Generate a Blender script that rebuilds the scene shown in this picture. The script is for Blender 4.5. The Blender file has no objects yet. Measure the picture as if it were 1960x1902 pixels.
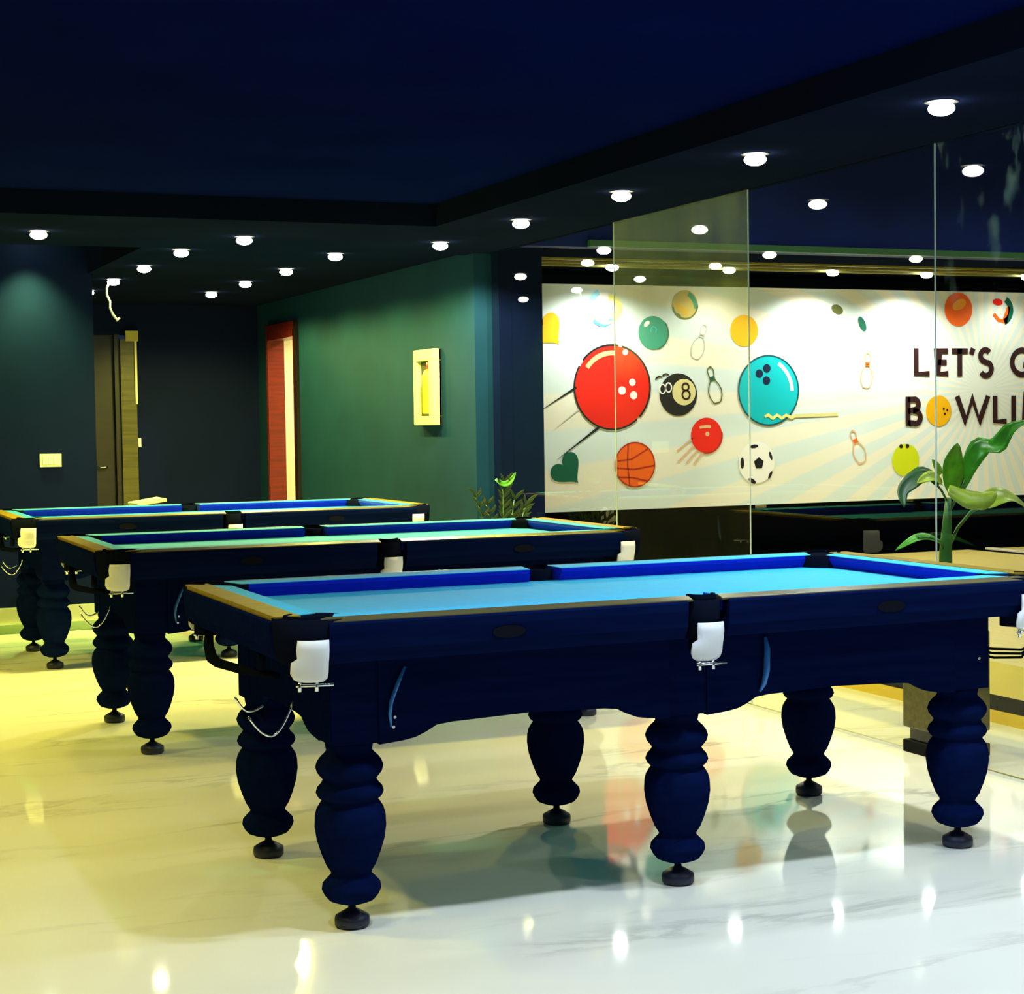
import bpy, bmesh, math, random
from mathutils import Vector, Matrix
random.seed(7)
SC = bpy.context.scene
COL = SC.collection
PI = math.pi

# ------------------------------------------------------------------ camera
cam_d = bpy.data.cameras.new('camera'); cam = bpy.data.objects.new('camera', cam_d); COL.objects.link(cam)
R_ = Vector((0.91954607, -0.39271169, -0.01457938)); U_ = Vector((0.03055599, 0.03446226, 0.99893878))
F_ = Vector((0.3917925, 0.91901571, -0.04368933))
m = Matrix((R_, U_, -F_)).transposed().to_4x4(); m.translation = Vector((0, 0, 1.3578))
cam.matrix_world = m
cam_d.sensor_width = 36.0; cam_d.lens = 36.0 * 3348.68 / 1960.0
cam_d.clip_start = 0.05; cam_d.clip_end = 100
SC.camera = cam

# ------------------------------------------------------------------ world, exposure
w = bpy.data.worlds.new('world'); SC.world = w; w.use_nodes = True
w.node_tree.nodes['Background'].inputs[0].default_value = (0.02, 0.05, 0.12, 1)
w.node_tree.nodes['Background'].inputs[1].default_value = 0.2
SC.view_settings.view_transform = 'Standard'; SC.view_settings.look = 'None'
SC.view_settings.exposure = 1.1; SC.view_settings.gamma = 1.0
SC.view_settings.use_curve_mapping = False
SC.cycles.max_bounces = 7; SC.cycles.diffuse_bounces = 3; SC.cycles.glossy_bounces = 3; SC.cycles.transparent_max_bounces = 10

WARM = (1.0, 0.88, 0.12); CREAM = (1.0, 0.95, 0.62); COOL = (0.70, 0.84, 1.0); WHITE = (1.0, 0.98, 0.92)

# ------------------------------------------------------------------ materials
MATS = {}
def mat(name, col, rough=0.5, metal=0.0, spec=0.5, emis=None, estr=0.0, sheen=0.0, sheen_tint=(1, 1, 1), coat=0.0, noise=0.0, nscale=8.0, bump=0.0):
    if name in MATS: return MATS[name]
    M = bpy.data.materials.new(name); M.use_nodes = True; nt = M.node_tree; b = nt.nodes['Principled BSDF']
    b.inputs['Base Color'].default_value = (*col, 1); b.inputs['Roughness'].default_value = rough
    b.inputs['Metallic'].default_value = metal; b.inputs['Specular IOR Level'].default_value = spec
    if sheen:
        b.inputs['Sheen Weight'].default_value = sheen; b.inputs['Sheen Tint'].default_value = (*sheen_tint, 1)
        b.inputs['Sheen Roughness'].default_value = 0.4
    if coat: b.inputs['Coat Weight'].default_value = coat; b.inputs['Coat Roughness'].default_value = 0.08
    if emis: b.inputs['Emission Color'].default_value = (*emis, 1); b.inputs['Emission Strength'].default_value = estr
    if noise or bump:
        tc = nt.nodes.new('ShaderNodeTexCoord'); n = nt.nodes.new('ShaderNodeTexNoise')
        n.inputs['Scale'].default_value = nscale; n.inputs['Detail'].default_value = 4
        nt.links.new(tc.outputs['Object'], n.inputs['Vector'])
        if noise:
            r = nt.nodes.new('ShaderNodeValToRGB')
            r.color_ramp.elements[0].position = 0.3; r.color_ramp.elements[1].position = 0.7
            r.color_ramp.elements[0].color = (*[c * (1 - noise) for c in col], 1)
            r.color_ramp.elements[1].color = (*[min(1, c * (1 + noise)) for c in col], 1)
            nt.links.new(n.outputs['Fac'], r.inputs['Fac']); nt.links.new(r.outputs['Color'], b.inputs['Base Color'])
        if bump:
            bp = nt.nodes.new('ShaderNodeBump'); bp.inputs['Strength'].default_value = bump; bp.inputs['Distance'].default_value = 0.01
            nt.links.new(n.outputs['Fac'], bp.inputs['Height']); nt.links.new(bp.outputs['Normal'], b.inputs['Normal'])
    MATS[name] = M
    return M

def marble():
    M = bpy.data.materials.new('marble'); M.use_nodes = True; nt = M.node_tree; b = nt.nodes['Principled BSDF']; L = nt.links.new
    tc = nt.nodes.new('ShaderNodeTexCoord'); mp = nt.nodes.new('ShaderNodeMapping')
    mp.inputs['Rotation'].default_value = (0, 0, math.radians(24)); mp.inputs['Scale'].default_value = (0.45, 1.7, 1)
    L(tc.outputs['Object'], mp.inputs['Vector'])
    n1 = nt.nodes.new('ShaderNodeTexNoise'); n1.inputs['Scale'].default_value = 1.4; n1.inputs['Detail'].default_value = 9; n1.inputs['Roughness'].default_value = 0.62
    n1.inputs['Distortion'].default_value = 0.5
    L(mp.outputs['Vector'], n1.inputs['Vector'])
    # thin veins where the noise crosses 0.5
    s = nt.nodes.new('ShaderNodeMath'); s.operation = 'SUBTRACT'; s.inputs[1].default_value = 0.5; L(n1.outputs['Fac'], s.inputs[0])
    a = nt.nodes.new('ShaderNodeMath'); a.operation = 'ABSOLUTE'; L(s.outputs[0], a.inputs[0])
    r = nt.nodes.new('ShaderNodeValToRGB'); e = r.color_ramp.elements
    e[0].position = 0.0; e[0].color = (0.50, 0.49, 0.42, 1); e[1].position = 0.03; e[1].color = (0.82, 0.80, 0.68, 1)
    L(a.outputs[0], r.inputs['Fac'])
    n2 = nt.nodes.new('ShaderNodeTexNoise'); n2.inputs['Scale'].default_value = 1.3; n2.inputs['Detail'].default_value = 3
    L(mp.outputs['Vector'], n2.inputs['Vector'])
    mk = nt.nodes.new('ShaderNodeValToRGB'); mk.color_ramp.elements[0].position = 0.48; mk.color_ramp.elements[1].position = 0.68
    L(n2.outputs['Fac'], mk.inputs['Fac'])
    mx = nt.nodes.new('ShaderNodeMix'); mx.data_type = 'RGBA'; mx.inputs[6].default_value = (0.82, 0.80, 0.68, 1)
    L(mk.outputs['Color'], mx.inputs[0]); L(r.outputs['Color'], mx.inputs[7]); L(mx.outputs[2], b.inputs['Base Color'])
    b.inputs['Roughness'].default_value = 0.055; b.inputs['Specular IOR Level'].default_value = 0.30
    return M

def glass_mat(smudge=0.0, dust=0.0):
    M = bpy.data.materials.new('pane_glass'); M.use_nodes = True; nt = M.node_tree; nt.nodes.clear(); L = nt.links.new
    o = nt.nodes.new('ShaderNodeOutputMaterial'); t = nt.nodes.new('ShaderNodeBsdfTransparent'); g = nt.nodes.new('ShaderNodeBsdfGlossy')
    t.inputs[0].default_value = (0.95, 0.98, 0.97, 1); g.inputs['Roughness'].default_value = 0.0
    f = nt.nodes.new('ShaderNodeFresnel'); f.inputs['IOR'].default_value = 1.5
    ge = nt.nodes.new('ShaderNodeNewGeometry'); fr = nt.nodes.new('ShaderNodeMath'); fr.operation = 'SUBTRACT'; fr.inputs[0].default_value = 1.0; L(ge.outputs['Backfacing'], fr.inputs[1])
    fm = nt.nodes.new('ShaderNodeMath'); fm.operation = 'MULTIPLY'; L(fr.outputs[0], fm.inputs[0]); L(f.outputs[0], fm.inputs[1])
    mx = nt.nodes.new('ShaderNodeMixShader'); L(fm.outputs[0], mx.inputs[0]); L(t.outputs[0], mx.inputs[1]); L(g.outputs[0], mx.inputs[2])
    last = mx
    if smudge:
        tc = nt.nodes.new('ShaderNodeTexCoord'); n = nt.nodes.new('ShaderNodeTexNoise'); n.inputs['Scale'].default_value = 9; n.inputs['Detail'].default_value = 6
        mp = nt.nodes.new('ShaderNodeMapping'); mp.inputs['Scale'].default_value = (1, 1, 0.45)
        L(tc.outputs['Object'], mp.inputs[0]); L(mp.outputs[0], n.inputs['Vector'])
        sx = nt.nodes.new('ShaderNodeSeparateXYZ'); L(tc.outputs['Object'], sx.inputs[0])
        up = nt.nodes.new('ShaderNodeMapRange'); up.inputs['From Min'].default_value = 1.75; up.inputs['From Max'].default_value = 2.2; L(sx.outputs['Z'], up.inputs['Value'])
        r = nt.nodes.new('ShaderNodeValToRGB'); r.color_ramp.elements[0].position = 0.58; r.color_ramp.elements[1].position = 0.75; L(n.outputs['Fac'], r.inputs[0])
        k = nt.nodes.new('ShaderNodeMath'); k.operation = 'MULTIPLY'; L(r.outputs[0], k.inputs[0]); L(up.outputs[0], k.inputs[1])
        k2 = nt.nodes.new('ShaderNodeMath'); k2.operation = 'MULTIPLY'; L(k.outputs[0], k2.inputs[0]); k2.inputs[1].default_value = smudge
        d = nt.nodes.new('ShaderNodeBsdfDiffuse'); d.inputs[0].default_value = (0.5, 0.75, 0.7, 1)
        m2 = nt.nodes.new('ShaderNodeMixShader'); L(k2.outputs[0], m2.inputs[0]); L(mx.outputs[0], m2.inputs[1]); L(d.outputs[0], m2.inputs[2]); last = m2
    if dust:
        tc = nt.nodes.new('ShaderNodeTexCoord'); n = nt.nodes.new('ShaderNodeTexNoise'); n.inputs['Scale'].default_value = 5; n.inputs['Detail'].default_value = 5
        mp = nt.nodes.new('ShaderNodeMapping'); mp.inputs['Scale'].default_value = (1, 1.6, 0.35)
        L(tc.outputs['Object'], mp.inputs[0]); L(mp.outputs[0], n.inputs['Vector'])
        sx = nt.nodes.new('ShaderNodeSeparateXYZ'); L(tc.outputs['Object'], sx.inputs[0])
        up = nt.nodes.new('ShaderNodeMapRange'); up.inputs['From Min'].default_value = 1.55; up.inputs['From Max'].default_value = 2.3; up.inputs['To Min'].default_value = 0.03; L(sx.outputs['Z'], up.inputs['Value'])
        r = nt.nodes.new('ShaderNodeMapRange'); r.inputs['From Min'].default_value = 0.3; r.inputs['From Max'].default_value = 0.7; r.inputs['To Min'].default_value = 0.5; L(n.outputs['Fac'], r.inputs['Value'])
        k = nt.nodes.new('ShaderNodeMath'); k.operation = 'MULTIPLY'; L(r.outputs[0], k.inputs[0]); L(up.outputs[0], k.inputs[1])
        k2 = nt.nodes.new('ShaderNodeMath'); k2.operation = 'MULTIPLY'; L(k.outputs[0], k2.inputs[0]); k2.inputs[1].default_value = dust
        d = nt.nodes.new('ShaderNodeBsdfDiffuse'); d.inputs[0].default_value = (0.62, 0.66, 0.36, 1)
        m2 = nt.nodes.new('ShaderNodeMixShader'); L(k2.outputs[0], m2.inputs[0]); L(last.outputs[0], m2.inputs[1]); L(d.outputs[0], m2.inputs[2]); last = m2
    L(last.outputs[0], o.inputs['Surface'])
    return M

def mural_mat():
    M = bpy.data.materials.new('mural_print'); M.use_nodes = True; nt = M.node_tree; b = nt.nodes['Principled BSDF']; L = nt.links.new
    tc = nt.nodes.new('ShaderNodeTexCoord'); s = nt.nodes.new('ShaderNodeSeparateXYZ'); L(tc.outputs['Object'], s.inputs[0])
    def mth(op, a, bb=None):
        n = nt.nodes.new('ShaderNodeMath'); n.operation = op
        for i, v in enumerate((a, bb)):
            if v is None: continue
            if isinstance(v, (int, float)): n.inputs[i].default_value = v
            else: L(v, n.inputs[i])
        return n.outputs[0]
    dx = mth('SUBTRACT', s.outputs['X'], 9.05); dz = mth('SUBTRACT', s.outputs['Z'], 1.55)
    an = mth('ARCTAN2', dz, dx); w_ = mth('SINE', mth('MULTIPLY', an, 44.0))
    r = nt.nodes.new('ShaderNodeValToRGB'); e = r.color_ramp.elements
    e[0].position = 0.40; e[0].color = (0.70, 0.82, 0.79, 1); e[1].position = 0.62; e[1].color = (0.86, 0.85, 0.70, 1)
    L(mth('MULTIPLY_ADD', w_, 0.5), r.inputs[0])
    r.inputs[0].links[0].from_node.inputs[2].default_value = 0.5
    L(r.outputs[0], b.inputs['Base Color']); b.inputs['Roughness'].default_value = 0.55; b.inputs['Specular IOR Level'].default_value = 0.2
    return M

def wood_mat(name, c0, c1, rough, scale=(1, 14, 14), coat=0.0, spec=0.5):
    M = bpy.data.materials.new(name); M.use_nodes = True; nt = M.node_tree; b = nt.nodes['Principled BSDF']; L = nt.links.new
    tc = nt.nodes.new('ShaderNodeTexCoord'); mp = nt.nodes.new('ShaderNodeMapping'); mp.inputs['Scale'].default_value = scale
    n = nt.nodes.new('ShaderNodeTexNoise'); n.inputs['Scale'].default_value = 3; n.inputs['Detail'].default_value = 5
    r = nt.nodes.new('ShaderNodeValToRGB'); r.color_ramp.elements[0].color = (*c0, 1); r.color_ramp.elements[1].color = (*c1, 1)
    r.color_ramp.elements[0].position = 0.35; r.color_ramp.elements[1].position = 0.65
    L(tc.outputs['Object'], mp.inputs[0]); L(mp.outputs[0], n.inputs['Vector']); L(n.outputs['Fac'], r.inputs[0]); L(r.outputs[0], b.inputs['Base Color'])
    b.inputs['Roughness'].default_value = rough; b.inputs['Specular IOR Level'].default_value = spec
    if coat: b.inputs['Coat Weight'].default_value = coat; b.inputs['Coat Roughness'].default_value = 0.1
    MATS[name] = M
    return M

MARBLE = marble(); GLASS = glass_mat(); GLASS_DIRTY = glass_mat(0.5); GLASS_DUSTY = glass_mat(0.0, 0.20); MURAL = mural_mat()
NAVY_CEIL = mat('navy_ceiling_paint', (0.002, 0.005, 0.048), 0.9, spec=0.0, noise=0.12, nscale=2)
SOFFIT = mat('dark_soffit_paint', (0.005, 0.008, 0.022), 0.9, spec=0.0, noise=0.12, nscale=2)
TEAL_WALL = mat('teal_navy_wall_paint', (0.006, 0.038, 0.066), 0.7, spec=0.08, noise=0.10, nscale=3)
NAVY_WALL = mat('navy_wall_paint', (0.0025, 0.007, 0.036), 0.7, spec=0.08, noise=0.10, nscale=3)
HALL_NAVY = mat('hall_navy_paint', (0.005, 0.018, 0.135), 0.7, spec=0.2, noise=0.2, nscale=3)
BLACK = mat('black_paint', (0.004, 0.005, 0.007), 0.6, spec=0.05)
CREAM_P = mat('cream_paint', (0.80, 0.72, 0.40), 0.5, noise=0.04)
REDWOOD = wood_mat('red_brown_wood', (0.09, 0.006, 0.002), (0.16, 0.010, 0.004), 0.35)
OLIVE = wood_mat('olive_wood', (0.055, 0.048, 0.004), (0.10, 0.085, 0.007), 0.4)
DARKWOOD = wood_mat('dark_brown_wood', (0.005, 0.0025, 0.001), (0.012, 0.005, 0.002), 0.4)
TABLE = wood_mat('navy_black_lacquered_wood', (0.002, 0.0055, 0.036), (0.0026, 0.008, 0.048), 0.55, spec=0.0)
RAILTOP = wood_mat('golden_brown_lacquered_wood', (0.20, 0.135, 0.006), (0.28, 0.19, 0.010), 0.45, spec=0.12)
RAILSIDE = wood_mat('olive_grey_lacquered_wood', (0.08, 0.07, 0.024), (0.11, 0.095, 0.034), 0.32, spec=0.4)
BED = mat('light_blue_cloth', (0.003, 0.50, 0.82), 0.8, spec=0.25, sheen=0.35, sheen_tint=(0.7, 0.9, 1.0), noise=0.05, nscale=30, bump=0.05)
CUSH_SHADE = mat('shaded_blue_cloth', (0.002, 0.016, 0.50), 0.8, spec=0.1, sheen=0.15, sheen_tint=(0.5, 0.95, 1.0), noise=0.05, nscale=30)  # same cloth as the bed, with the shade of the cushion faces in its colour
LEATHER_W = mat('white_leather', (0.82, 0.84, 0.86), 0.5, noise=0.04)
LEATHER_K = mat('black_leather', (0.004, 0.006, 0.014), 0.6, spec=0.0)
CHROME = mat('chrome', (0.75, 0.80, 0.85), 0.12, metal=1.0)
BLUE_STRIP = mat('blue_strip', (0.03, 0.18, 0.55), 0.25, metal=0.3)
RUBBER = mat('navy_rubber', (0.008, 0.013, 0.04), 0.5)
WHITE_PL = mat('white_plastic', (0.78, 0.78, 0.66), 0.4)
LANE = wood_mat('yellow_maple_boards', (0.78, 0.60, 0.14), (0.84, 0.66, 0.18), 0.3, scale=(22, 0.6, 1), coat=0.4)
LANE_W = wood_mat('pale_maple_boards', (0.78, 0.66, 0.36), (0.86, 0.76, 0.48), 0.25, scale=(22, 0.6, 1), coat=0.3)

# ------------------------------------------------------------------ mesh helpers
class MB:
    def __init__(s): s.v = []; s.f = []; s.smooth = []
    def add(s, vs, fs, sm=False):
        o = len(s.v); s.v += [tuple(q) for q in vs]; s.f += [tuple(i + o for i in q) for q in fs]; s.smooth += [sm] * len(fs); return s
    def box(s, x0, x1, y0, y1, z0, z1):
        return s.add([(x0, y0, z0), (x1, y0, z0), (x1, y1, z0), (x0, y1, z0), (x0, y0, z1), (x1, y0, z1), (x1, y1, z1), (x0, y1, z1)],
                     [(0, 3, 2, 1), (4, 5, 6, 7), (0, 1, 5, 4), (1, 2, 6, 5), (2, 3, 7, 6), (3, 0, 4, 7)])
    def lathe(s, prof, c=(0, 0, 0), n=28, sm=True):
        vs = []; fs = []
        for r, z in prof:
            for k in range(n):
                a = 2 * PI * k / n; vs.append((c[0] + r * math.cos(a), c[1] + r * math.sin(a), c[2] + z))
        for i in range(len(prof) - 1):
            for k in range(n): fs.append((i * n + k, i * n + (k + 1) % n, (i + 1) * n + (k + 1) % n, (i + 1) * n + k))
        s.add(vs, fs, sm)
        s.add([vs[k] for k in range(n)], [tuple(reversed(range(n)))]); s.add(vs[-n:], [tuple(range(n))])
        return s
    def tube(s, pts, r, n=8, sm=True):
        pts = [Vector(q) for q in pts]; vs = []; fs = []; prev = None
        rs = r if isinstance(r, (list, tuple)) else [r] * len(pts)
        for i, q in enumerate(pts):
            t = (pts[min(i + 1, len(pts) - 1)] - pts[max(i - 1, 0)]).normalized()
            if prev is None: a = t.orthogonal().normalized()
            else: a = (prev - t * prev.dot(t)).normalized()
            prev = a; b = t.cross(a)
            for k in range(n):
                an = 2 * PI * k / n; vs.append(q + (a * math.cos(an) + b * math.sin(an)) * rs[i])
        for i in range(len(pts) - 1):
            for k in range(n): fs.append((i * n + k, i * n + (k + 1) % n, (i + 1) * n + (k + 1) % n, (i + 1) * n + k))
        fs.append(tuple(reversed(range(n)))); fs.append(tuple(range((len(pts) - 1) * n, len(pts) * n)))
        return s.add(vs, fs, sm)
    def prism(s, poly, a0, a1, axis='y'):
        """polygon in the two other axes (x,z for y; x,y for z; y,z for x), extruded a0..a1"""
        def P(q, a): return {'y': (q[0], a, q[1]), 'z': (q[0], q[1], a), 'x': (a, q[0], q[1])}[axis]
        n = len(poly); vs = [P(q, a0) for q in poly] + [P(q, a1) for q in poly]
        fs = [tuple(range(n)), tuple(range(2 * n - 1, n - 1, -1))] + [(i, i + n, (i + 1) % n + n, (i + 1) % n) for i in range(n)]
        return s.add(vs, fs)
    def build(s, name, m_, parent=None, bevel=0.0):
        me = bpy.data.meshes.new(name); me.from_pydata(s.v, [], s.f)
        bm = bmesh.new(); bm.from_mesh(me); bmesh.ops.remove_doubles(bm, verts=bm.verts, dist=1e-6)
        for f, sm in zip(bm.faces, s.smooth if len(bm.faces) == len(s.smooth) else [False] * len(bm.faces)): f.smooth = sm
        bmesh.ops.recalc_face_normals(bm, faces=bm.faces)
        bm.to_mesh(me); bm.free(); me.materials.append(m_)
        o = bpy.data.objects.new(name, me); COL.objects.link(o)
        if bevel:
            bv = o.modifiers.new('bevel', 'BEVEL'); bv.width = bevel; bv.segments = 2; bv.limit_method = 'ANGLE'
        if parent: o.parent = parent
        return o
def box(name, x0, x1, y0, y1, z0, z1, m_, parent=None, bevel=0.0): return MB().box(x0, x1, y0, y1, z0, z1).build(name, m_, parent, bevel)
def empty(name, loc=(0, 0, 0), rz=0.0):
    o = bpy.data.objects.new(name, None); COL.objects.link(o); o.location = loc; o.rotation_euler = (0, 0, rz); o.empty_display_size = 0.1; return o
def tag(o, label, cat, group=None):
    o['label'] = label; o['category'] = cat
    if group: o['group'] = group
    return o
def struct(o, label=None):
    o['kind'] = 'structure'
    if label: o['label'] = label
    return o
def copy_tree(o, parent=None):
    c = o.copy(); COL.objects.link(c)
    if parent: c.parent = parent
    for ch in list(o.children): copy_tree(ch, c)
    return c

# ------------------------------------------------------------------ the room shell
ZS = 2.41            # soffit height
XG = 4.22            # glass plane
struct(box('floor', -5.0, 13.0, -4.0, 16.0, -0.12, 0.0, MARBLE), 'glossy white marble floor with faint grey veins')
# raised ceiling field and the soffit bands around it
struct(box('ceiling', -5.0, 3.37, -4.0, 8.9, 2.53, 2.62, NAVY_CEIL), 'dark navy ceiling field')
struct(box('trim_1', 3.37, XG + 0.04, -4.0, 10.4, ZS, 2.62, SOFFIT), 'dark lowered soffit running above the glass')
struct(box('trim_2', -5.0, 3.37, 8.9, 10.4, ZS, 2.62, SOFFIT), 'dark lowered soffit across the back of the room')
struct(box('ceiling_corridor', 2.15, 4.3, 10.4, 15.6, ZS + 0.015, 2.62, SOFFIT), 'dark ceiling of the passage behind the tables')
struct(box('ceiling_bay', -5.0, 2.15, 10.4, 12.6, 2.69, 2.85, NAVY_CEIL), 'dark ceiling of the left bay')
struct(box('trim_3', 2.11, 2.15, 10.4, 12.45, ZS + 0.015, 2.85, SOFFIT), 'dark bulkhead face beside the left bay')
struct(box('wall_left', -5.0, 2.14, 12.45, 12.6, 0, 2.85, NAVY_WALL), 'navy wall with a switch plate, left of the passage')
struct(box('wall_side', -5.1, -5.0, -4.0, 12.6, 0, 2.85, TEAL_WALL))
struct(box('wall_near', -5.1, 13.0, -4.1, -4.0, 0, 3.6, TEAL_WALL))
struct(box('wall_passage', 2.04, 2.14, 12.6, 15.5, 0, 2.62, TEAL_WALL))
# far wall with a doorway on the left
fw = MB(); fw.box(3.02, 4.25, 15.5, 15.62, 0, 2.62); fw.box(2.04, 3.02, 15.5, 15.62, 2.16, 2.62); fw.box(2.04, 2.30, 15.5, 15.62, 0, 2.16)
struct(fw.build('wall_far', NAVY_WALL), 'dark blue end wall of the passage')
# the green-lit wall on the right of the passage, with a doorway
rw = MB(); rw.box(4.13, 4.25, 10.25, 14.25, 0, 2.62); rw.box(4.13, 4.25, 15.10, 15.62, 0, 2.62); rw.box(4.13, 4.25, 14.25, 15.10, 2.15, 2.62)
struct(rw.build('wall_right', TEAL_WALL), 'dark teal side wall washed green by the downlights')
struct(box('wall_pillar', 4.251, 4.60, 10.25, 11.55, 0, 3.55, NAVY_WALL), 'navy wall end seen through the glass beside the mural')
struct(box('baseboard_left', -5.0, 2.14, 12.43, 12.45, 0, 0.115, mat('cream_skirting', (0.62, 0.58, 0.36), 0.4)), 'cream skirting under the navy wall')
struct(box('trim_4', -5.0, 2.14, 11.85, 12.40, -0.005, 0.0025, mat('dark_green_strip', (0.05, 0.12, 0.03), 0.2, noise=0.3, nscale=6)), 'dark green strip on the floor before the navy wall')  # flat dark green strip along the foot of the wall
struct(box('baseboard_right', 4.118, 4.13, 10.25, 14.18, 0, 0.1, mat('dark_skirting', (0.02, 0.03, 0.05), 0.4)))

# doorway in the right wall: red-brown frame, small cream room behind
d1 = empty('door_1', (4.13, 14.25, 0)); struct(d1, 'open doorway with a red-brown wooden frame and a cream room behind')
def dbox(n, a, m_, par, ox, oy): return box(n, a[0] - ox, a[1] - ox, a[2] - oy, a[3] - oy, a[4], a[5], m_, par)
dbox('jamb', (4.105, 4.255, 15.08, 15.10, 0, 2.15), REDWOOD, d1, 4.13, 14.25)
dbox('jamb', (4.105, 4.27, 14.25, 14.29, 0, 2.15), REDWOOD, d1, 4.13, 14.25)
dbox('lintel', (4.105, 4.27, 14.25, 15.10, 2.09, 2.15), REDWOOD, d1, 4.13, 14.25)
dbox('architrave', (4.10, 4.13, 15.10, 15.125, 0, 2.22), REDWOOD, d1, 4.13, 14.25)
dbox('architrave', (4.10, 4.13, 14.18, 14.25, 0, 2.22), DARKWOOD, d1, 4.13, 14.25)
dbox('architrave', (4.10, 4.13, 14.25, 15.10, 2.15, 2.22), REDWOOD, d1, 4.13, 14.25)
br = MB(); br.box(4.251, 5.6, 15.62, 15.7, 0, 2.5); br.box(5.6, 5.7, 13.4, 15.7, 0, 2.5); br.box(4.251, 5.6, 13.3, 13.4, 0, 2.5); br.box(4.251, 5.7, 13.3, 15.7, 2.5, 2.6)
struct(br.build('wall_backroom', CREAM_P), 'cream walls of the small room behind the doorway')
# doorway in the far wall: dark leaf and olive lit jamb
d2 = empty('door_2', (2.3, 15.5, 0)); struct(d2, 'dark doorway with an olive lit jamb at the end of the passage')
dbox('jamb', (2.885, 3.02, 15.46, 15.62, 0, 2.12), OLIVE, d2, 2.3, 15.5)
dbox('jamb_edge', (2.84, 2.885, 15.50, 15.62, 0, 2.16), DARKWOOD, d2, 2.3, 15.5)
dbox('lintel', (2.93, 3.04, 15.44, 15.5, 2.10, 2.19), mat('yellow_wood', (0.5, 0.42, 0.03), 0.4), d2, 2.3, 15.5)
dbox('architrave', (3.005, 3.025, 15.44, 15.459, 1.55, 2.10), CREAM_P, d2, 2.3, 15.5)
lf = dbox('leaf', (2.30, 2.84, 15.56, 15.60, 0, 2.16), DARKWOOD, d2, 2.3, 15.5)
MB().tube([(0.46, 0.055, 1.0), (0.46, 0.02, 1.0), (0.36, 0.02, 1.0)], 0.01).build('handle', CHROME, lf)

# ------------------------------------------------------------------ glass partition
win = empty('window_1', (XG, 2.8, 0)); struct(win, 'frameless floor to soffit glass partition between the tables and the bowling lanes')
seams = [1.44, 2.84, 4.25, 5.655, 7.064, 8.458, 9.86]
for i, (a, b) in enumerate(zip(seams, seams[1:] + [10.25])):
    g = MB().box(-0.006, 0.006, a - 2.8 + 0.0015, b - 2.8 - 0.0015, 0.012, ZS)
    o = g.build('pane', GLASS_DIRTY if i == 2 else GLASS_DUSTY if i == 4 else GLASS, win)
SEAM = mat('seam_sealant', (0.75, 0.85, 0.85), 0.3)
for a in seams[1:6]: box('seam', -0.003, 0.003, a - 2.8 - 0.0012, a - 2.8 + 0.0012, 0.0, ZS, SEAM, win)
box('floor_channel', -0.010, 0.010, 1.41 - 2.8, 10.25 - 2.8, 0, 0.012, CHROME, win)

# ------------------------------------------------------------------ the bowling hall behind the glass
YM = 11.5
struct(box('ceiling_hall', XG + 0.04, 13.0, -4.0, 9.7, 3.5, 3.6, HALL_NAVY), 'high navy ceiling over the lanes')
struct(box('wall_bulkhead', XG + 0.04, 13.0, 9.7, 9.82, 2.41, 3.6, HALL_NAVY), 'navy bulkhead above the lanes')
struct(box('ceiling_pin_end', XG + 0.04, 13.0, 9.82, 12.0, 2.45, 2.55, SOFFIT), 'dark lowered ceiling over the pin end')
struct(box('wall_soffit_back', XG + 0.0, XG + 0.04, -4.0, 9.82, 2.62, 3.6, HALL_NAVY))
struct(box('wall_hall', 12.9, 13.0, -4.0, 12.0, 0, 3.6, HALL_NAVY))
struct(box('wall_pin_end', 4.25, 13.0, 12.0, 12.1, 0, 3.6, BLACK))
struct(box('trim_5', XG + 0.44, 13.0, 9.66, 9.70, 2.41, 2.45, mat('green_lit_edge', (0.03, 0.13, 0.04), 0.6)), 'lit lower edge of the navy bulkhead, painted as a thin green strip')  # green light on the bulkhead edge, painted as a coloured strip
for k, (yy, nm) in enumerate(((10.75, 'trim_6'), (10.98, 'trim_7'), (11.2, 'trim_8'))):
    struct(box(nm, XG + 0.44, 13.0, yy, yy + 0.03, 2.435, 2.45, mat('yellow_lit_edge', (0.30, 0.28, 0.04), 0.6)))  # lit edges and reflections painted as yellow strips
# raised lane deck with layered riser
XD = 4.93
struct(box('floor_deck', XD + 0.02, 13.0, -2.0, 11.9, 0.0, 0.235, BLACK), 'raised deck carrying the bowling lanes')
struct(box('trim_9', XD, XD + 0.02, -2.0, 11.4, 0.0, 0.055, mat('yellow_board', (0.76, 0.50, 0.02), 0.35)), 'yellow plinth board of the lane deck')
struct(box('trim_10', XD + 0.012, XD + 0.02, -2.0, 11.4, 0.055, 0.125, BLACK), 'black recess in the lane deck riser')
struct(box('trim_11', XD, XD + 0.02, -2.0, 11.4, 0.125, 0.235, LANE), 'yellow riser board of the lane deck')
def lane(x0, x1, label):
    e = empty('bowling_lane', ((x0 + x1) / 2, 4, 0.235)); tag(e, label, 'bowling lane', 'bowling lanes')
    n = max(1, int((x1 - x0) / 0.16)); d = (x1 - x0) / n; me = None
    for i in range(n):
        if me is None:
            o = box('board', 0, d - 0.0015, -6, 7.45, 0, 0.035, LANE, e); me = o.data
        else:
            o = bpy.data.objects.new('board', me); COL.objects.link(o); o.parent = e
        o.location = (x0 - (x0 + x1) / 2 + i * d, 0, 0)
    return e
lane(4.93, 6.55, 'yellow bowling lane nearest to the glass partition'); lane(6.80, 8.86, 'yellow bowling lane in the middle, running to the mural')
lane(9.06, 11.2, 'pale yellow bowling lane farthest right, beyond the black gutter')
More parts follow.
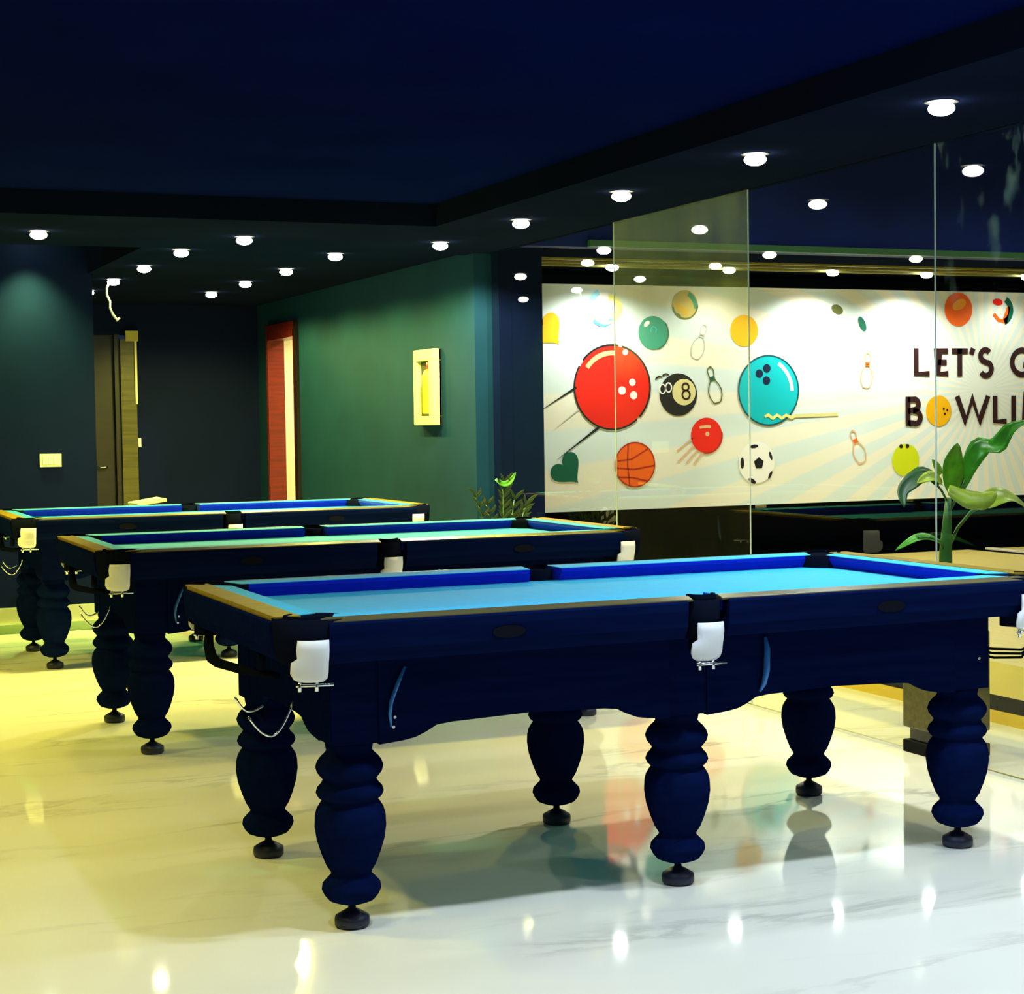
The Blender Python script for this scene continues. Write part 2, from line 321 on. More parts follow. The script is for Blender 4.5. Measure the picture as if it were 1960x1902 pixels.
for x, l in ((6.55, 'black gutter between the two nearest lanes'), (8.86, 'black gutter left of the farthest lane')):
    gt = MB()
    wd = 0.25 if x < 7 else 0.118
    pts = [(x + wd * k / 8, 0.27 - 0.03 * math.sin(PI * k / 8)) for k in range(9)]
    gt.prism(pts + [(x + wd, 0.236), (x, 0.236)], -2, 11.4, 'y')
    tag(gt.build('lane_gutter', BLACK), l, 'gutter', 'lane gutters')
tag(box('lane_divider', 8.98, 9.055, -2, 11.4, 0.236, 0.285, LANE_W, None, 0.004), 'pale capping strip beside the black gutter', 'divider')

# mural panel with printed art as thin pieces
mur = empty('mural_panel', (0, YM, 0)); tag(mur, "large pale mural reading LET'S GO BOWLING with printed balls and pins", 'mural')
box('board', 4.62, 12.2, 0, 0.04, 0.69, 2.335, MURAL, mur)
LAYER = [0]
def art(name, poly, m_, lay=None):
    y = -(0.0015 + 0.0012 * (lay if lay is not None else 1))
    return MB().prism(poly, y, y + 0.001, 'y').build(name, m_, mur)
def circ(x, z, rx, rz=None, n=40, a0=0, rot=0):
    rz = rz or rx; c, s = math.cos(rot), math.sin(rot)
    return [(x + rx * math.cos(t) * c - rz * math.sin(t) * s, z + rx * math.cos(t) * s + rz * math.sin(t) * c) for t in [2 * PI * k / n for k in range(n)]]
def stroke(name, pts, wd, m_, lay=2, taper=False):
    """a flat line of width wd along pts"""
    pts = [Vector((q[0], q[1])) for q in pts]; L_ = []; Rr = []
    for i, q in enumerate(pts):
        t = (pts[min(i + 1, len(pts) - 1)] - pts[max(i - 1, 0)])
        t = t.normalized() if t.length > 1e-9 else Vector((1, 0))
        n = Vector((-t.y, t.x)); ww = wd / 2 * ((1 - i / (len(pts) - 1)) * 0.9 + 0.1 if taper else 1)
        # mitre
        if 0 < i < len(pts) - 1:
            t1 = (pts[i] - pts[i - 1]).normalized(); k = max(0.5, abs(n.dot(Vector((-t1.y, t1.x))))); ww /= k
        L_.append(q + n * ww); Rr.append(q - n * ww)
    vs = L_ + Rr; n = len(pts); y = -(0.0015 + 0.0012 * lay)
    mb = MB(); mb.add([(q.x, y, q.y) for q in vs] + [(q.x, y + 0.001, q.y) for q in vs],
                      [(i, i + 1, n + i + 1, n + i) for i in range(n - 1)] + [(2 * n + n + i, 2 * n + n + i + 1, 2 * n + i + 1, 2 * n + i) for i in range(n - 1)])
    me = bpy.data.meshes.new(name); me.from_pydata(mb.v, [], mb.f); me.materials.append(m_)
    o = bpy.data.objects.new(name, me); COL.objects.link(o); o.parent = mur
    return o
def arc(x, z, r, a0, a1, n=14, rz=None): return [(x + r * math.cos(math.radians(a0 + (a1 - a0) * k / n)), z + (rz or r) * math.sin(math.radians(a0 + (a1 - a0) * k / n))) for k in range(n + 1)]
def ink(n, c): return mat('print_' + n, c, 0.55, spec=0.2)
K = ink('black', (0.010, 0.010, 0.014)); RED = ink('red', (0.85, 0.015, 0.008)); TEAL = ink('teal', (0.005, 0.50, 0.56)); GRN = ink('sea_green', (0.01, 0.30, 0.20))
YEL = ink('yellow', (0.88, 0.46, 0.004)); ORG = ink('orange', (0.90, 0.13, 0.008)); DGRN = ink('dark_green', (0.005, 0.11, 0.06)); WHT = ink('white', (0.9, 0.9, 0.82)); LIME = ink('lime', (0.62, 0.72, 0.01))
CRM = ink('cream', (0.75, 0.68, 0.30)); SKY = ink('sky', (0.35, 0.72, 0.85)); TAN = ink('tan', (0.80, 0.48, 0.24)); BRN = ink('dark_brown', (0.035, 0.012, 0.012)); OLV = ink('olive', (0.12, 0.14, 0.04)); GREY = ink('grey', (0.55, 0.57, 0.52)); LTY = ink('pale_yellow', (0.82, 0.80, 0.25)); DRED = ink('dark_red', (0.45, 0.02, 0.01))
# big red ball with speed lines
art('red_ball', circ(5.713, 1.59, 0.302), RED, 2)
stroke('ball_outline', arc(5.713, 1.59, 0.308, -45, 75, 24), 0.014, K, 3); stroke('ball_outline', arc(5.713, 1.59, 0.308, 80, 140, 14), 0.014, K, 3); stroke('ball_outline', arc(5.713, 1.59, 0.308, 150, 310, 30), 0.012, K, 3)
stroke('ball_shine', arc(5.713, 1.59, 0.25, 85, 145, 12), 0.035, TAN, 3)
for x, z, r in ((5.875, 1.625, 0.027), (5.79, 1.565, 0.031), (5.885, 1.53, 0.030), (5.82, 1.845, 0.022)): art('finger_hole', circ(x, z, r, n=18), WHT, 3)
stroke('speed_line', [(5.42, 1.59), (5.15, 1.435)], 0.018, K, 2, True); stroke('speed_line', [(5.60, 1.30), (5.26, 1.07)], 0.02, K, 2, True); stroke('speed_line', [(5.44, 1.43), (5.24, 1.29)], 0.008, GREY, 2, True)
# hearts
def heart(x, z, s, m_, rot):
    p = []
    for k in range(48):
        t = 2 * PI * k / 48; hx = 16 * math.sin(t) ** 3 / 16; hz = (13 * math.cos(t) - 5 * math.cos(2 * t) - 2 * math.cos(3 * t) - math.cos(4 * t)) / 16
        p.append((x + s * (hx * math.cos(rot) - hz * math.sin(rot)), z + s * (hx * math.sin(rot) + hz * math.cos(rot))))
    return art('heart', p, m_, 2)
heart(5.338, 0.995, 0.128, DGRN, math.radians(42)); heart(5.20, 2.0, 0.128, YEL, math.radians(42))
# volleyball
art('volleyball', circ(5.661, 2.164, 0.118), WHT, 2)
stroke('ball_panel', arc(5.70, 2.17, 0.075, -80, 100, 12), 0.05, LTY, 3); stroke('ball_panel', arc(5.64, 2.20, 0.085, 110, 215, 10), 0.045, SKY, 3); stroke('ball_panel', arc(5.64, 2.13, 0.085, 215, 330, 10), 0.03, ink('blue', (0.08, 0.42, 0.72)), 3); stroke('ball_panel', arc(5.661, 2.164, 0.108, 200, 300, 10), 0.018, LTY, 4)
# green ball
art('green_ball', circ(6.054, 1.988, 0.124), GRN, 2); art('ball_shine', circ(6.0, 2.055, 0.028, 0.016, 16, rot=0.7), WHT, 3); stroke('ball_outline', arc(6.054, 1.988, 0.124, -75, 40, 12), 0.010, DGRN, 3); stroke('ball_mark', arc(6.055, 2.01, 0.024, -60, 220, 12), 0.006, TEAL, 3)
# striped beach ball
art('beach_ball', circ(6.323, 2.199, 0.108), ink('gold', (0.62, 0.46, 0.12)), 2); stroke('ball_panel', arc(6.29, 2.17, 0.125, 0, 62, 12), 0.035, GRN, 3); stroke('ball_outline', arc(6.323, 2.199, 0.104, 190, 360, 16), 0.012, OLV, 3); stroke('ball_panel', arc(6.36, 2.25, 0.11, 200, 262, 10), 0.04, ink('amber', (0.75, 0.42, 0.02)), 3); art('ball_mark', circ(6.265, 2.12, 0.022, 0.012, 14, rot=-0.5), OLV, 4)
art('yellow_ball', circ(6.827, 2.009, 0.120), YEL, 2)
# eight ball with a small face mark
art('eight_ball', circ(6.258, 1.532, 0.158), K, 2); art('number_disc', circ(6.305, 1.55, 0.098), CRM, 3)
stroke('numeral', arc(6.318, 1.588, 0.027, 0, 360, 18), 0.015, BRN, 4); stroke('numeral', arc(6.322, 1.530, 0.032, 0, 360, 18), 0.015, BRN, 4)
for x, z in ((6.125, 1.575), (6.175, 1.585)): stroke('ball_mark', arc(x, z, 0.025, 0, 360, 14, 0.034), 0.010, WHT, 4)
stroke('ball_mark', arc(6.10, 1.63, 0.035, 60, 160, 8), 0.012, K, 3); stroke('ball_mark', arc(6.155, 1.65, 0.035, 50, 150, 8), 0.012, K, 3)
# big teal ball
art('teal_ball', circ(7.038, 1.558, 0.262), TEAL, 2); stroke('ball_outline', arc(7.038, 1.558, 0.264, 0, 360, 48), 0.012, ink('deep_teal', (0.005, 0.09, 0.11)), 3)
for x, z in ((6.955, 1.685), (7.022, 1.725), (7.018, 1.632)): art('finger_hole', circ(x, z, 0.033, n=18), ink('navy', (0.008, 0.02, 0.06)), 3)
stroke('ball_shine', arc(6.99, 1.545, 0.255, 2, 58, 12), 0.03, WHT, 3)
stroke('ribbon', [(7.0, 1.358), (7.03, 1.372), (7.07, 1.345), (7.11, 1.37), (7.15, 1.345), (7.19, 1.368), (7.24, 1.348), (7.27, 1.362)], 0.022, LTY, 4); stroke('ribbon', [(7.27, 1.362), (7.45, 1.365), (7.66, 1.37)], 0.026, CRM, 2)
# small red ball with streaks
art('red_ball', circ(6.494, 1.225, 0.133), RED, 2); stroke('ball_shine', [(6.435, 1.285), (6.49, 1.292), (6.53, 1.288)], 0.022, TAN, 3); art('finger_hole', circ(6.50, 1.235, 0.017, n=14), TAN, 3); stroke('ball_outline', arc(6.494, 1.225, 0.133, -100, 10, 12), 0.012, DRED, 3)
for a, b in (((6.375, 1.205), (6.24, 1.11)), ((6.385, 1.15), (6.25, 1.03)), ((6.42, 1.12), (6.32, 1.02)), ((6.46, 1.10), (6.385, 1.01))): stroke('speed_line', [a, b], 0.012, TAN, 2)
# basketball
art('basketball', circ(5.89, 1.02, 0.163), ORG, 2); stroke('ball_outline', arc(5.89, 1.02, 0.163, 0, 360, 40), 0.009, DRED, 3)
for q in ([(5.835, 1.172), (5.828, 1.02), (5.845, 0.866)], [(5.745, 1.05), (5.86, 1.06), (6.0, 1.135)], [(5.73, 1.0), (5.88, 0.985), (6.05, 1.01)], [(5.755, 0.93), (5.87, 0.925), (6.0, 0.895)]): stroke('ball_seam', q, 0.010, DRED, 3)
# football
art('football', circ(6.927, 1.012, 0.158), WHT, 2)
art('ball_patch', [(6.945 + 0.045 * math.cos(PI / 2 + 2 * PI * k / 5), 1.005 + 0.048 * math.sin(PI / 2 + 2 * PI * k / 5)) for k in range(5)], K, 3)
for x, z, a, b, r in ((6.905, 1.135, 0.036, 0.014, 0.1), (6.80, 1.01, 0.016, 0.044, 0.0), (6.885, 0.873, 0.036, 0.016, -0.5), (7.05, 1.06, 0.011, 0.034, 0.3), (7.045, 0.915, 0.011, 0.034, -0.5)): art('ball_patch', circ(x, z, a, b, 14, rot=r), K, 3)
# outline pins
def pin(bx, bz, tx, tz, m_, neck, wd=0.009):
    d = Vector((tx - bx, tz - bz)); L_ = d.length; d.normalize(); n = Vector((-d.y, d.x)); prof = [(0, .07), (.03, .12), (.18, .19), (.34, .205), (.48, .16), (.60, .085), (.70, .065), (.80, .085), (.90, .095), (.97, .06), (1.0, 0.0)]
    p = [(bx + d.x * t * L_ + n.x * r * L_, bz + d.y * t * L_ + n.y * r * L_) for t, r in prof]; q = [(bx + d.x * t * L_ - n.x * r * L_, bz + d.y * t * L_ - n.y * r * L_) for t, r in reversed(prof)]
    stroke('pin_outline', p + q + [p[0]], wd, m_, 2)
    for t in (0.64, 0.71): stroke('pin_band', [(bx + d.x * t * L_ + n.x * .07 * L_, bz + d.y * t * L_ + n.y * .07 * L_), (bx + d.x * t * L_ - n.x * .07 * L_, bz + d.y * t * L_ - n.y * .07 * L_)], wd * 1.6, neck, 3)
pin(6.40, 1.80, 6.49, 2.05, GREY, GREY, 0.006); pin(6.592, 1.468, 6.525, 1.735, OLV, DGRN); pin(7.92, 1.572, 7.94, 1.842, TAN, ORG, 0.008); pin(7.885, 0.99, 7.785, 1.24, TAN, ORG, 0.009)
pin(10.3, 1.0, 10.4, 1.3, TAN, ORG, 0.009)
art('leaf_mark', circ(7.658, 2.179, 0.055, 0.036, 20, rot=-0.35), OLV, 2); art('leaf_mark', circ(7.888, 2.068, 0.03, 0.062, 20, rot=0.45), DGRN, 2)
art('orange_ball', circ(8.802, 2.192, 0.135), ORG, 2); art('ball_shine', circ(8.81, 2.23, 0.07, 0.04, 20, rot=0.4), ink('light_orange', (0.95, 0.36, 0.02)), 3)
art('ball_mark', circ(9.19, 2.255, 0.05, 0.028, 18, rot=-0.1), RED, 2); stroke('ball_mark', arc(9.22, 2.19, 0.10, -70, 60, 12), 0.05, DGRN, 2); stroke('ball_mark', [(9.15, 2.16), (9.20, 2.11), (9.26, 2.10), (9.30, 2.22)], 0.03, ORG, 2)
art('lime_ball', circ(8.288, 1.0, 0.128), LIME, 2)
for x in (8.245, 8.305): art('finger_hole', circ(x, 1.11, 0.017, n=14), BRN, 3)
art('orange_ball', circ(9.62, 1.02, 0.14), ORG, 2)
# lettering
T = 0.046
def word(strokes): 
    for s_ in strokes: stroke('letter', s_, T, BRN, 3)
z0, z1 = 1.657, 1.882; zm = (z0 + z1) / 2; h = T / 2
word([[(8.392, z1), (8.392, z0 + h), (8.52, z0 + h)],
      [(8.70, z1 - h), (8.60, z1 - h), (8.60, z0 + h), (8.70, z0 + h)], [(8.60, zm), (8.685, zm)],
      [(8.735, z1 - h), (8.89, z1 - h)], [(8.812, z1), (8.812, z0)],
      [(8.945, z1), (8.925, z1 - 0.05)],
      arc(9.065, zm + 0.052, 0.048, 35, 225, 12) + [(9.07, zm)] + arc(9.07, zm - 0.052, 0.055, 60, -150, 12),
      arc(9.43, zm, 0.098, 45, 345, 22) + [(9.445, zm - 0.02)],
      arc(9.69, zm, 0.098, 0, 360, 26)])
z0, z1 = 1.270, 1.500; zm = (z0 + z1) / 2
word([[(8.312, z0), (8.312, z1)], [(8.312, z1 - h), (8.37, z1 - h)] + arc(8.37, zm + 0.052, 0.042, 80, -80, 8) + [(8.312, zm)], [(8.36, zm)] + arc(8.38, zm - 0.050, 0.050, 80, -80, 8) + [(8.312, z0 + h)],
      [(8.785, z1), (8.868, z0 + 0.03), (8.935, z1 - 0.02), (9.005, z0 + 0.03), (9.092, z1)],
      [(9.16, z1), (9.16, z0 + h), (9.275, z0 + h)], [(9.345, z1), (9.345, z0)],
      [(9.45, z0), (9.45, z1 - 0.01), (9.60, z0 + 0.01), (9.60, z1)], arc(9.79, zm, 0.098, 45, 345, 22) + [(9.80, zm - 0.02)]])
art('letter_ball', circ(8.606, 1.385, 0.122), YEL, 2)
for x, z in ((8.655, 1.40), (8.69, 1.39), (8.665, 1.36)): art('finger_hole', circ(x, z, 0.010, n=12), BRN, 3)

# ------------------------------------------------------------------ pool table
HX, HY = 1.222, 0.619; ZT = 0.86; ZBED = 0.812
LEGPROF = [(0.036, 0.066), (0.045, 0.069), (0.062, 0.076), (0.073, 0.089), (0.0805, 0.105), (0.078, 0.120), (0.066, 0.133), (0.0542, 0.145), (0.0555, 0.152), (0.067, 0.170),
           (0.080, 0.203), (0.0915, 0.240), (0.0967, 0.276), (0.0955, 0.304), (0.091, 0.322), (0.082, 0.337), (0.0745, 0.347), (0.086, 0.356), (0.0917, 0.368), (0.0875, 0.381), (0.077, 0.392),
           (0.0715, 0.402), (0.079, 0.411), (0.0875, 0.422), (0.0917, 0.437), (0.087, 0.451), (0.077, 0.464), (0.066, 0.474), (0.0615, 0.481), (0.064, 0.492), (0.066, 0.508)]
FOOTPROF = [(0.040, 0.0), (0.047, 0.006), (0.0476, 0.020), (0.046, 0.030), (0.026, 0.042), (0.011, 0.050), (0.0095, 0.068)]
def make_table():
    t = empty('pool_table')
    # slate bed with cloth
    b = MB(); c = 0.07; X = HX - 0.10; Y = HY - 0.10
    b.prism([(-X + c, -Y), (X - c, -Y), (X, -Y + c), (X, Y - c), (X - c, Y), (-X + c, Y), (-X, Y - c), (-X, -Y + c)], 0.76, ZBED, 'z'); b.build('bed', BED, t)
    # rail tops (wood) and cushions: two per long side, one per end
    segs = []
    for sy in (-1, 1):
        for sx in (-1, 1): segs.append(('long', sx, sy))
    for sx in (-1, 1): segs.append(('end', sx, 0))
    for kind, sx, sy in segs:
        if kind == 'long':
            a, e = (0.046, HX - 0.10); W_, CW = 0.034, 0.098
            def M2(u, v): return (sx * u, sy * (HY - v))      # u along, v inward
        else:
            a, e = (-(HY - 0.10), HY - 0.10); W_, CW = 0.072, 0.060
            def M2(u, v): return (sx * (HX - v), u)
        rt = MB(); q = [M2(a, 0.0), M2(e, 0.0), M2(e, W_), M2(a, W_)]; zo = ZT if kind == 'end' else ZT - 0.009
        vs = [(v[0], v[1], 0.845) for v in q] + [(v[0], v[1], zz) for v, zz in zip(q, (zo, zo, ZT, ZT))]
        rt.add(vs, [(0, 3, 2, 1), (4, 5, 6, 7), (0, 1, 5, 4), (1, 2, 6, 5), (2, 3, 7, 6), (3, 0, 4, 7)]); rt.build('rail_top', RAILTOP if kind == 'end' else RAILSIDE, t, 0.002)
        # cushion: back edge at W_, nose at W_+CW, ends mitred towards the pockets
        ia = 0.035 if kind == 'end' else 0.012; ie = 0.035
        if kind == 'end': a, e = a + 0.036, e - 0.036
        else: e = e - 0.036
        cs = [(0.0, ZT - 0.004), (CW, ZT - 0.006), (CW + 0.002, ZT - 0.018), (CW - 0.014, ZBED + 0.0005), (0.0, ZBED + 0.0005)]
        vs = []
        for dv, z in cs:
            k = dv / CW; q = M2(a + ia * k, W_ + dv); vs.append((q[0], q[1], z))
        for dv, z in cs:
            k = dv / CW; q = M2(e - ie * k, W_ + dv); vs.append((q[0], q[1], z))
        n = len(cs); cu = MB(); cu.add(vs, [tuple(range(n)), tuple(range(2 * n - 1, n - 1, -1))] + [(i, i + n, (i + 1) % n + n, (i + 1) % n) for i in range(n)])
        co = cu.build('cushion', CUSH_SHADE, t)
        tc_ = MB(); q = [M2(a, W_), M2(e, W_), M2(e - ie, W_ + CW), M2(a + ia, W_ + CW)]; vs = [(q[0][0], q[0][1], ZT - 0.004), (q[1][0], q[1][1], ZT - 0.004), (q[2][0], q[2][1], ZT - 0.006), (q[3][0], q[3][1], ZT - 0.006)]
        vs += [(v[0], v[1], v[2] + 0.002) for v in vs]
        tc_.add(vs, [(0, 3, 2, 1), (4, 5, 6, 7), (0, 1, 5, 4), (1, 2, 6, 5), (2, 3, 7, 6), (3, 0, 4, 7)]); tc_.build('lit_top', BED, co)  # slab in the bed colour paints the cushion top as lit
        # fascia below the rail top, slightly stepped
        if kind == 'end': a, e = a - 0.036, e + 0.036
        else: e = e + 0.036
        fa = MB(); a2, e2 = (a + 0.02, e - 0.015) if kind == 'long' else (a + 0.015, e - 0.015)
        prof = [(-0.003, 0.848), (-0.009, 0.842), (-0.009, 0.820), (-0.004, 0.775), (0.008, 0.752), (0.016, 0.740), (0.070, 0.740), (0.070, 0.8449), (0.002, 0.8449)]
        vs = []
        for dv, z in prof: q = M2(a2, dv); vs.append((q[0], q[1], z))
        for dv, z in prof: q = M2(e2, dv); vs.append((q[0], q[1], z))
        n = len(prof); fa.add(vs, [tuple(range(n)), tuple(range(2 * n - 1, n - 1, -1))] + [(i, i + n, (i + 1) % n + n, (i + 1) % n) for i in range(n)])
        f = fa.build('rail_fascia', TABLE, t)
        if kind == 'long':
            pl = MB(); q = M2(0.61, -0.0085); poly = [(q[0] + 0.048 * math.cos(u), 0.797 + 0.017 * math.sin(u)) for u in [2 * PI * k / 24 for k in range(24)]]
            pl.prism(poly, q[1] - 0.002, q[1] + 0.006, 'y'); pl.build('nameplate', mat('dark_bronze', (0.002, 0.003, 0.008), 0.5, spec=0.1), f)
    # pockets
    for px, py in [(-HX + 0.082, -HY + 0.082), (HX - 0.082, -HY + 0.082), (-HX + 0.082, HY - 0.082), (HX - 0.082, HY - 0.082), (0, -HY + 0.044), (0, HY - 0.044)]:
        mid = px == 0; r = 0.052 if not mid else 0.034
        d = math.atan2(py, 0 if mid else px) if mid else math.atan2(math.copysign(1, py), math.copysign(1, px))
        p_ = MB(); n = 14; span = math.radians(210 if not mid else 190); vs = []
        for k in range(n + 1):
            an = d - span / 2 + span * k / n
            for rr, z in ((r, 0.77), (r, 0.8625), (r + 0.009, 0.8625), (r + 0.012, 0.852), (r + 0.010, 0.77)): vs.append((px + rr * math.cos(an), py + rr * math.sin(an), z))
        fs = []
        for k in range(n):
            for j in range(4): fs.append((k * 5 + j, (k + 1) * 5 + j, (k + 1) * 5 + j + 1, k * 5 + j + 1))
            fs.append((k * 5 + 4, (k + 1) * 5 + 4, (k + 1) * 5, k * 5))
        fs.append((0, 1, 2, 3, 4)); fs.append(tuple(n * 5 + j for j in (4, 3, 2, 1, 0)))
        p_.add(vs, fs); pk = p_.build('pocket', LEATHER_K, t)
        MB().lathe([(r, 0.70), (r, ZBED + 0.0015)], (px, py, 0), 24).build('pocket_cup', LEATHER_K, pk)
        # dark corner casting / bowed middle casting under the pocket lip
        cst = MB()
        if mid: cst.lathe([(0.042, 0.735), (0.052, 0.75), (0.057, 0.79), (0.058, 0.847)], (px, math.copysign(HY - 0.046, py), 0), 28)
        else: cst.lathe([(0.080, 0.735), (0.094, 0.75), (0.100, 0.79), (0.103, 0.855)], (math.copysign(HX - 0.098, px), math.copysign(HY - 0.098, py), 0), 32)
        cst.build('pocket_casting', LEATHER_K, pk)
        # white leather drop under the pocket
        out = Vector((0, math.copysign(1, py), 0)) if mid else (Vector((math.copysign(0.25, px), -1, 0)).normalized() if py < 0 else Vector((0, 1, 0)))
        sd = Vector((-out.y, out.x, 0)); base = Vector((px, math.copysign(HY - 0.062, py), 0)) if mid else Vector((-HX + 0.085 if px < 0 else HX - 0.125, math.copysign(HY - 0.07, py), 0))
        if sd.x < 0: sd = -sd
        fl = MB(); rows = [(0.785, -0.034, 0.046, 0.070), (0.760, -0.038, 0.046, 0.072), (0.738, -0.036, 0.045, 0.070), (0.728, -0.052, 0.044, 0.068), (0.700, -0.054, 0.043, 0.064), (0.685, -0.046, 0.040, 0.058), (0.676, -0.030, 0.030, 0.052)]
        vs = []; fs = []
        nn = 6
        for z, s0, s1, oo in rows:
            for k in range(nn + 1):
                s_ = s0 + (s1 - s0) * k / nn; bow = 0.012 * (1 - (2 * k / nn - 1) ** 2)
                q = base + sd * s_ + out * (oo + bow + (0.0 if mid else 0.012)); vs.append((q.x, q.y, z if mid else z + 0.022))
        m0 = len(vs); vs += [(v[0] - out.x * 0.006, v[1] - out.y * 0.006, v[2]) for v in vs]
        R2 = len(rows)
        for i in range(R2 - 1):
            for k in range(nn):
                q = (i * (nn + 1) + k, i * (nn + 1) + k + 1, (i + 1) * (nn + 1) + k + 1, (i + 1) * (nn + 1) + k); fs.append(q); fs.append(tuple(m0 + j for j in reversed(q)))
        for i in range(R2 - 1):
            for k in (0, nn): fs.append((i * (nn + 1) + k, (i + 1) * (nn + 1) + k, m0 + (i + 1) * (nn + 1) + k, m0 + i * (nn + 1) + k))
        for i in (0, R2 - 1):
            for k in range(nn): fs.append((i * (nn + 1) + k, i * (nn + 1) + k + 1, m0 + i * (nn + 1) + k + 1, m0 + i * (nn + 1) + k))
        fl.add(vs, fs, True); f = fl.build('leather_drop', LEATHER_W, t)
        clip = MB(); q0 = base + sd * -0.040 + out * 0.066; q1 = base + sd * 0.056 + out * 0.066
        clip.tube([(q0.x, q0.y, 0.668 if mid else 0.690), (q1.x, q1.y, 0.668 if mid else 0.690)], 0.0045)
        for k in (0.1, 0.55): q = q0.lerp(q1, k); clip.tube([(q.x, q.y, 0.676 if mid else 0.698), (q.x, q.y, 0.652 if mid else 0.674)], 0.005)
        clip.build('clip', CHROME, f)
    # aprons with ogee lower edge
    LX = [-0.9975, 0.0, 0.9975]; LY = 0.4265
    og = [(0.062, 0.500), (0.13, 0.506), (0.165, 0.512), (0.195, 0.524), (0.225, 0.540), (0.27, 0.545)]
    for sy in (-1, 1):
        for i in (0, 1):
            xa, xb = LX[i], LX[i + 1]
            pts = [(xa + d, z) for d, z in og] + [((xa + xb) / 2, 0.552)] + [(xb - d, z) for d, z in reversed(og)] + [(xb - 0.062, 0.742), (xa + 0.062, 0.742)]
            y = sy * (LY + 0.062); ap = MB(); ap.prism(pts, y - 0.011, y + 0.011, 'y'); ap.build('apron', TABLE, t)
    for sx in (-1, 1):
        pts = [(-LY + d, z) for d, z in og] + [(0, 0.548)] + [(LY - d, z) for d, z in reversed(og)] + [(LY - 0.062, 0.742), (-LY + 0.062, 0.742)]
        x = sx * (LX[2] + 0.055); ap = MB(); ap.prism(pts, x - 0.011, x + 0.011, 'x'); ap.build('apron', TABLE, t)
    # legs
    leg_me = None
    for y in (-LY, LY):
        for x in LX:
            if leg_me is None:
                l = MB(); l.lathe(LEGPROF, (0, 0, 0), 32); l.box(-0.068, 0.068, -0.068, 0.068, 0.505, 0.742)
                lo = l.build('leg', TABLE, t); leg_me = lo.data; fo = MB().lathe(FOOTPROF, (0, 0, 0), 28).build('leveling_foot', RUBBER, lo); foot_me = fo.data
            else:
                lo = bpy.data.objects.new('leg', leg_me); COL.objects.link(lo); lo.parent = t
                fo = bpy.data.objects.new('leveling_foot', foot_me); COL.objects.link(fo); fo.parent = lo
            lo.location = (x, y, 0)
    # narrow curved blue strips on the near apron
    MB().tube([(-0.862, -LY - 0.078, 0.705), (-0.885, -LY - 0.082, 0.66), (-0.905, -LY - 0.084, 0.612), (-0.908, -LY - 0.082, 0.58), (-0.903, -LY - 0.076, 0.546)], [0.004, 0.006, 0.006, 0.005, 0.003]).build('edge_strip', BLUE_STRIP, t)
    MB().tube([(0.255, -LY - 0.078, 0.715), (0.258, -LY - 0.084, 0.68), (0.254, -LY - 0.086, 0.62), (0.246, -LY - 0.084, 0.58), (0.236, -LY - 0.076, 0.556)], [0.005, 0.009, 0.010, 0.008, 0.004]).build('edge_strip', BLUE_STRIP, t)
    for x, z in ((-0.892, 0.571), (-0.896, 0.545)): MB().lathe([(0.006, 0), (0.004, 0.004)], (0, 0, 0), 10).build('screw', CHROME, t).matrix_local = Matrix.Translation((x, -LY - 0.074, z)) @ Matrix.Rotation(PI / 2, 4, 'X')
    MB().lathe([(0.006, 0), (0.004, 0.004)], (0, 0, 0), 10).build('screw', CHROME, t).matrix_local = Matrix.Translation((LX[2] + 0.03, -LY - 0.069, 0.60)) @ Matrix.Rotation(PI / 2, 4, 'X')
    # ball return under the ends
    bar = MB(); bar.tube([(-HX + 0.05, HY - 0.20, 0.735), (-HX + 0.045, HY - 0.205, 0.68), (-HX + 0.045, HY - 0.24, 0.645), (-HX + 0.045, HY - 0.32, 0.638), (-HX + 0.055, 0.0, 0.650), (-HX + 0.09, -0.2, 0.66)], [0.012, 0.016, 0.018, 0.015, 0.013, 0.012]); bar.build('return_arm', LEATHER_K, t)
    br_ = MB(); br_.tube([(-HX + 0.03, -HY + 0.35, 0.735), (-HX + 0.03, -HY + 0.36, 0.69)], 0.012); br_.build('bracket', LEATHER_K, t)
    for x0, x1, y, zb, za, zc in ((-1.285, -1.165, -0.48, 0.544, 0.60, 0.63), (-1.235, -1.155, -0.14, 0.556, 0.60, 0.57)):
        pts = [(x0 + (x1 - x0) * k / 14, y, zb + (za if k < 7 else zc) * 0 + ((za if k < 7 else zc) - zb) * abs(2 * k / 14 - 1) ** 1.8) for k in range(15)]
        MB().tube(pts, 0.0032).build('wire_hoop', CHROME, t)
    for k in range(3):
        MB().tube([(HX - 0.062 - 0.012 * k, -HY + 0.02, 0.680), (HX - 0.066 - 0.012 * k, -HY + 0.025, 0.645 - 0.008 * k), (HX - 0.09, -HY + 0.05, 0.628 - 0.012 * k), (HX - 0.14, -HY + 0.12, 0.626 - 0.014 * k), (HX - 0.20, -HY + 0.24, 0.630 - 0.004 * k)], 0.0042).build('return_rod', LEATHER_K, t)
    return t
t1 = make_table()
t1.location = (2.4175, 4.9005, 0); tag(t1, 'nearest navy pool table with light blue cloth, in front of the glass', 'pool table', 'pool tables in a row')
for (x, y, l) in ((2.4395, 7.6545, 'middle navy pool table with pale blue cloth, behind the nearest one'), (2.4645, 10.4685, 'farthest navy pool table, in front of the navy wall with the switch plate')):
    c = copy_tree(t1); c.location = (x, y, 0); c['label'] = l

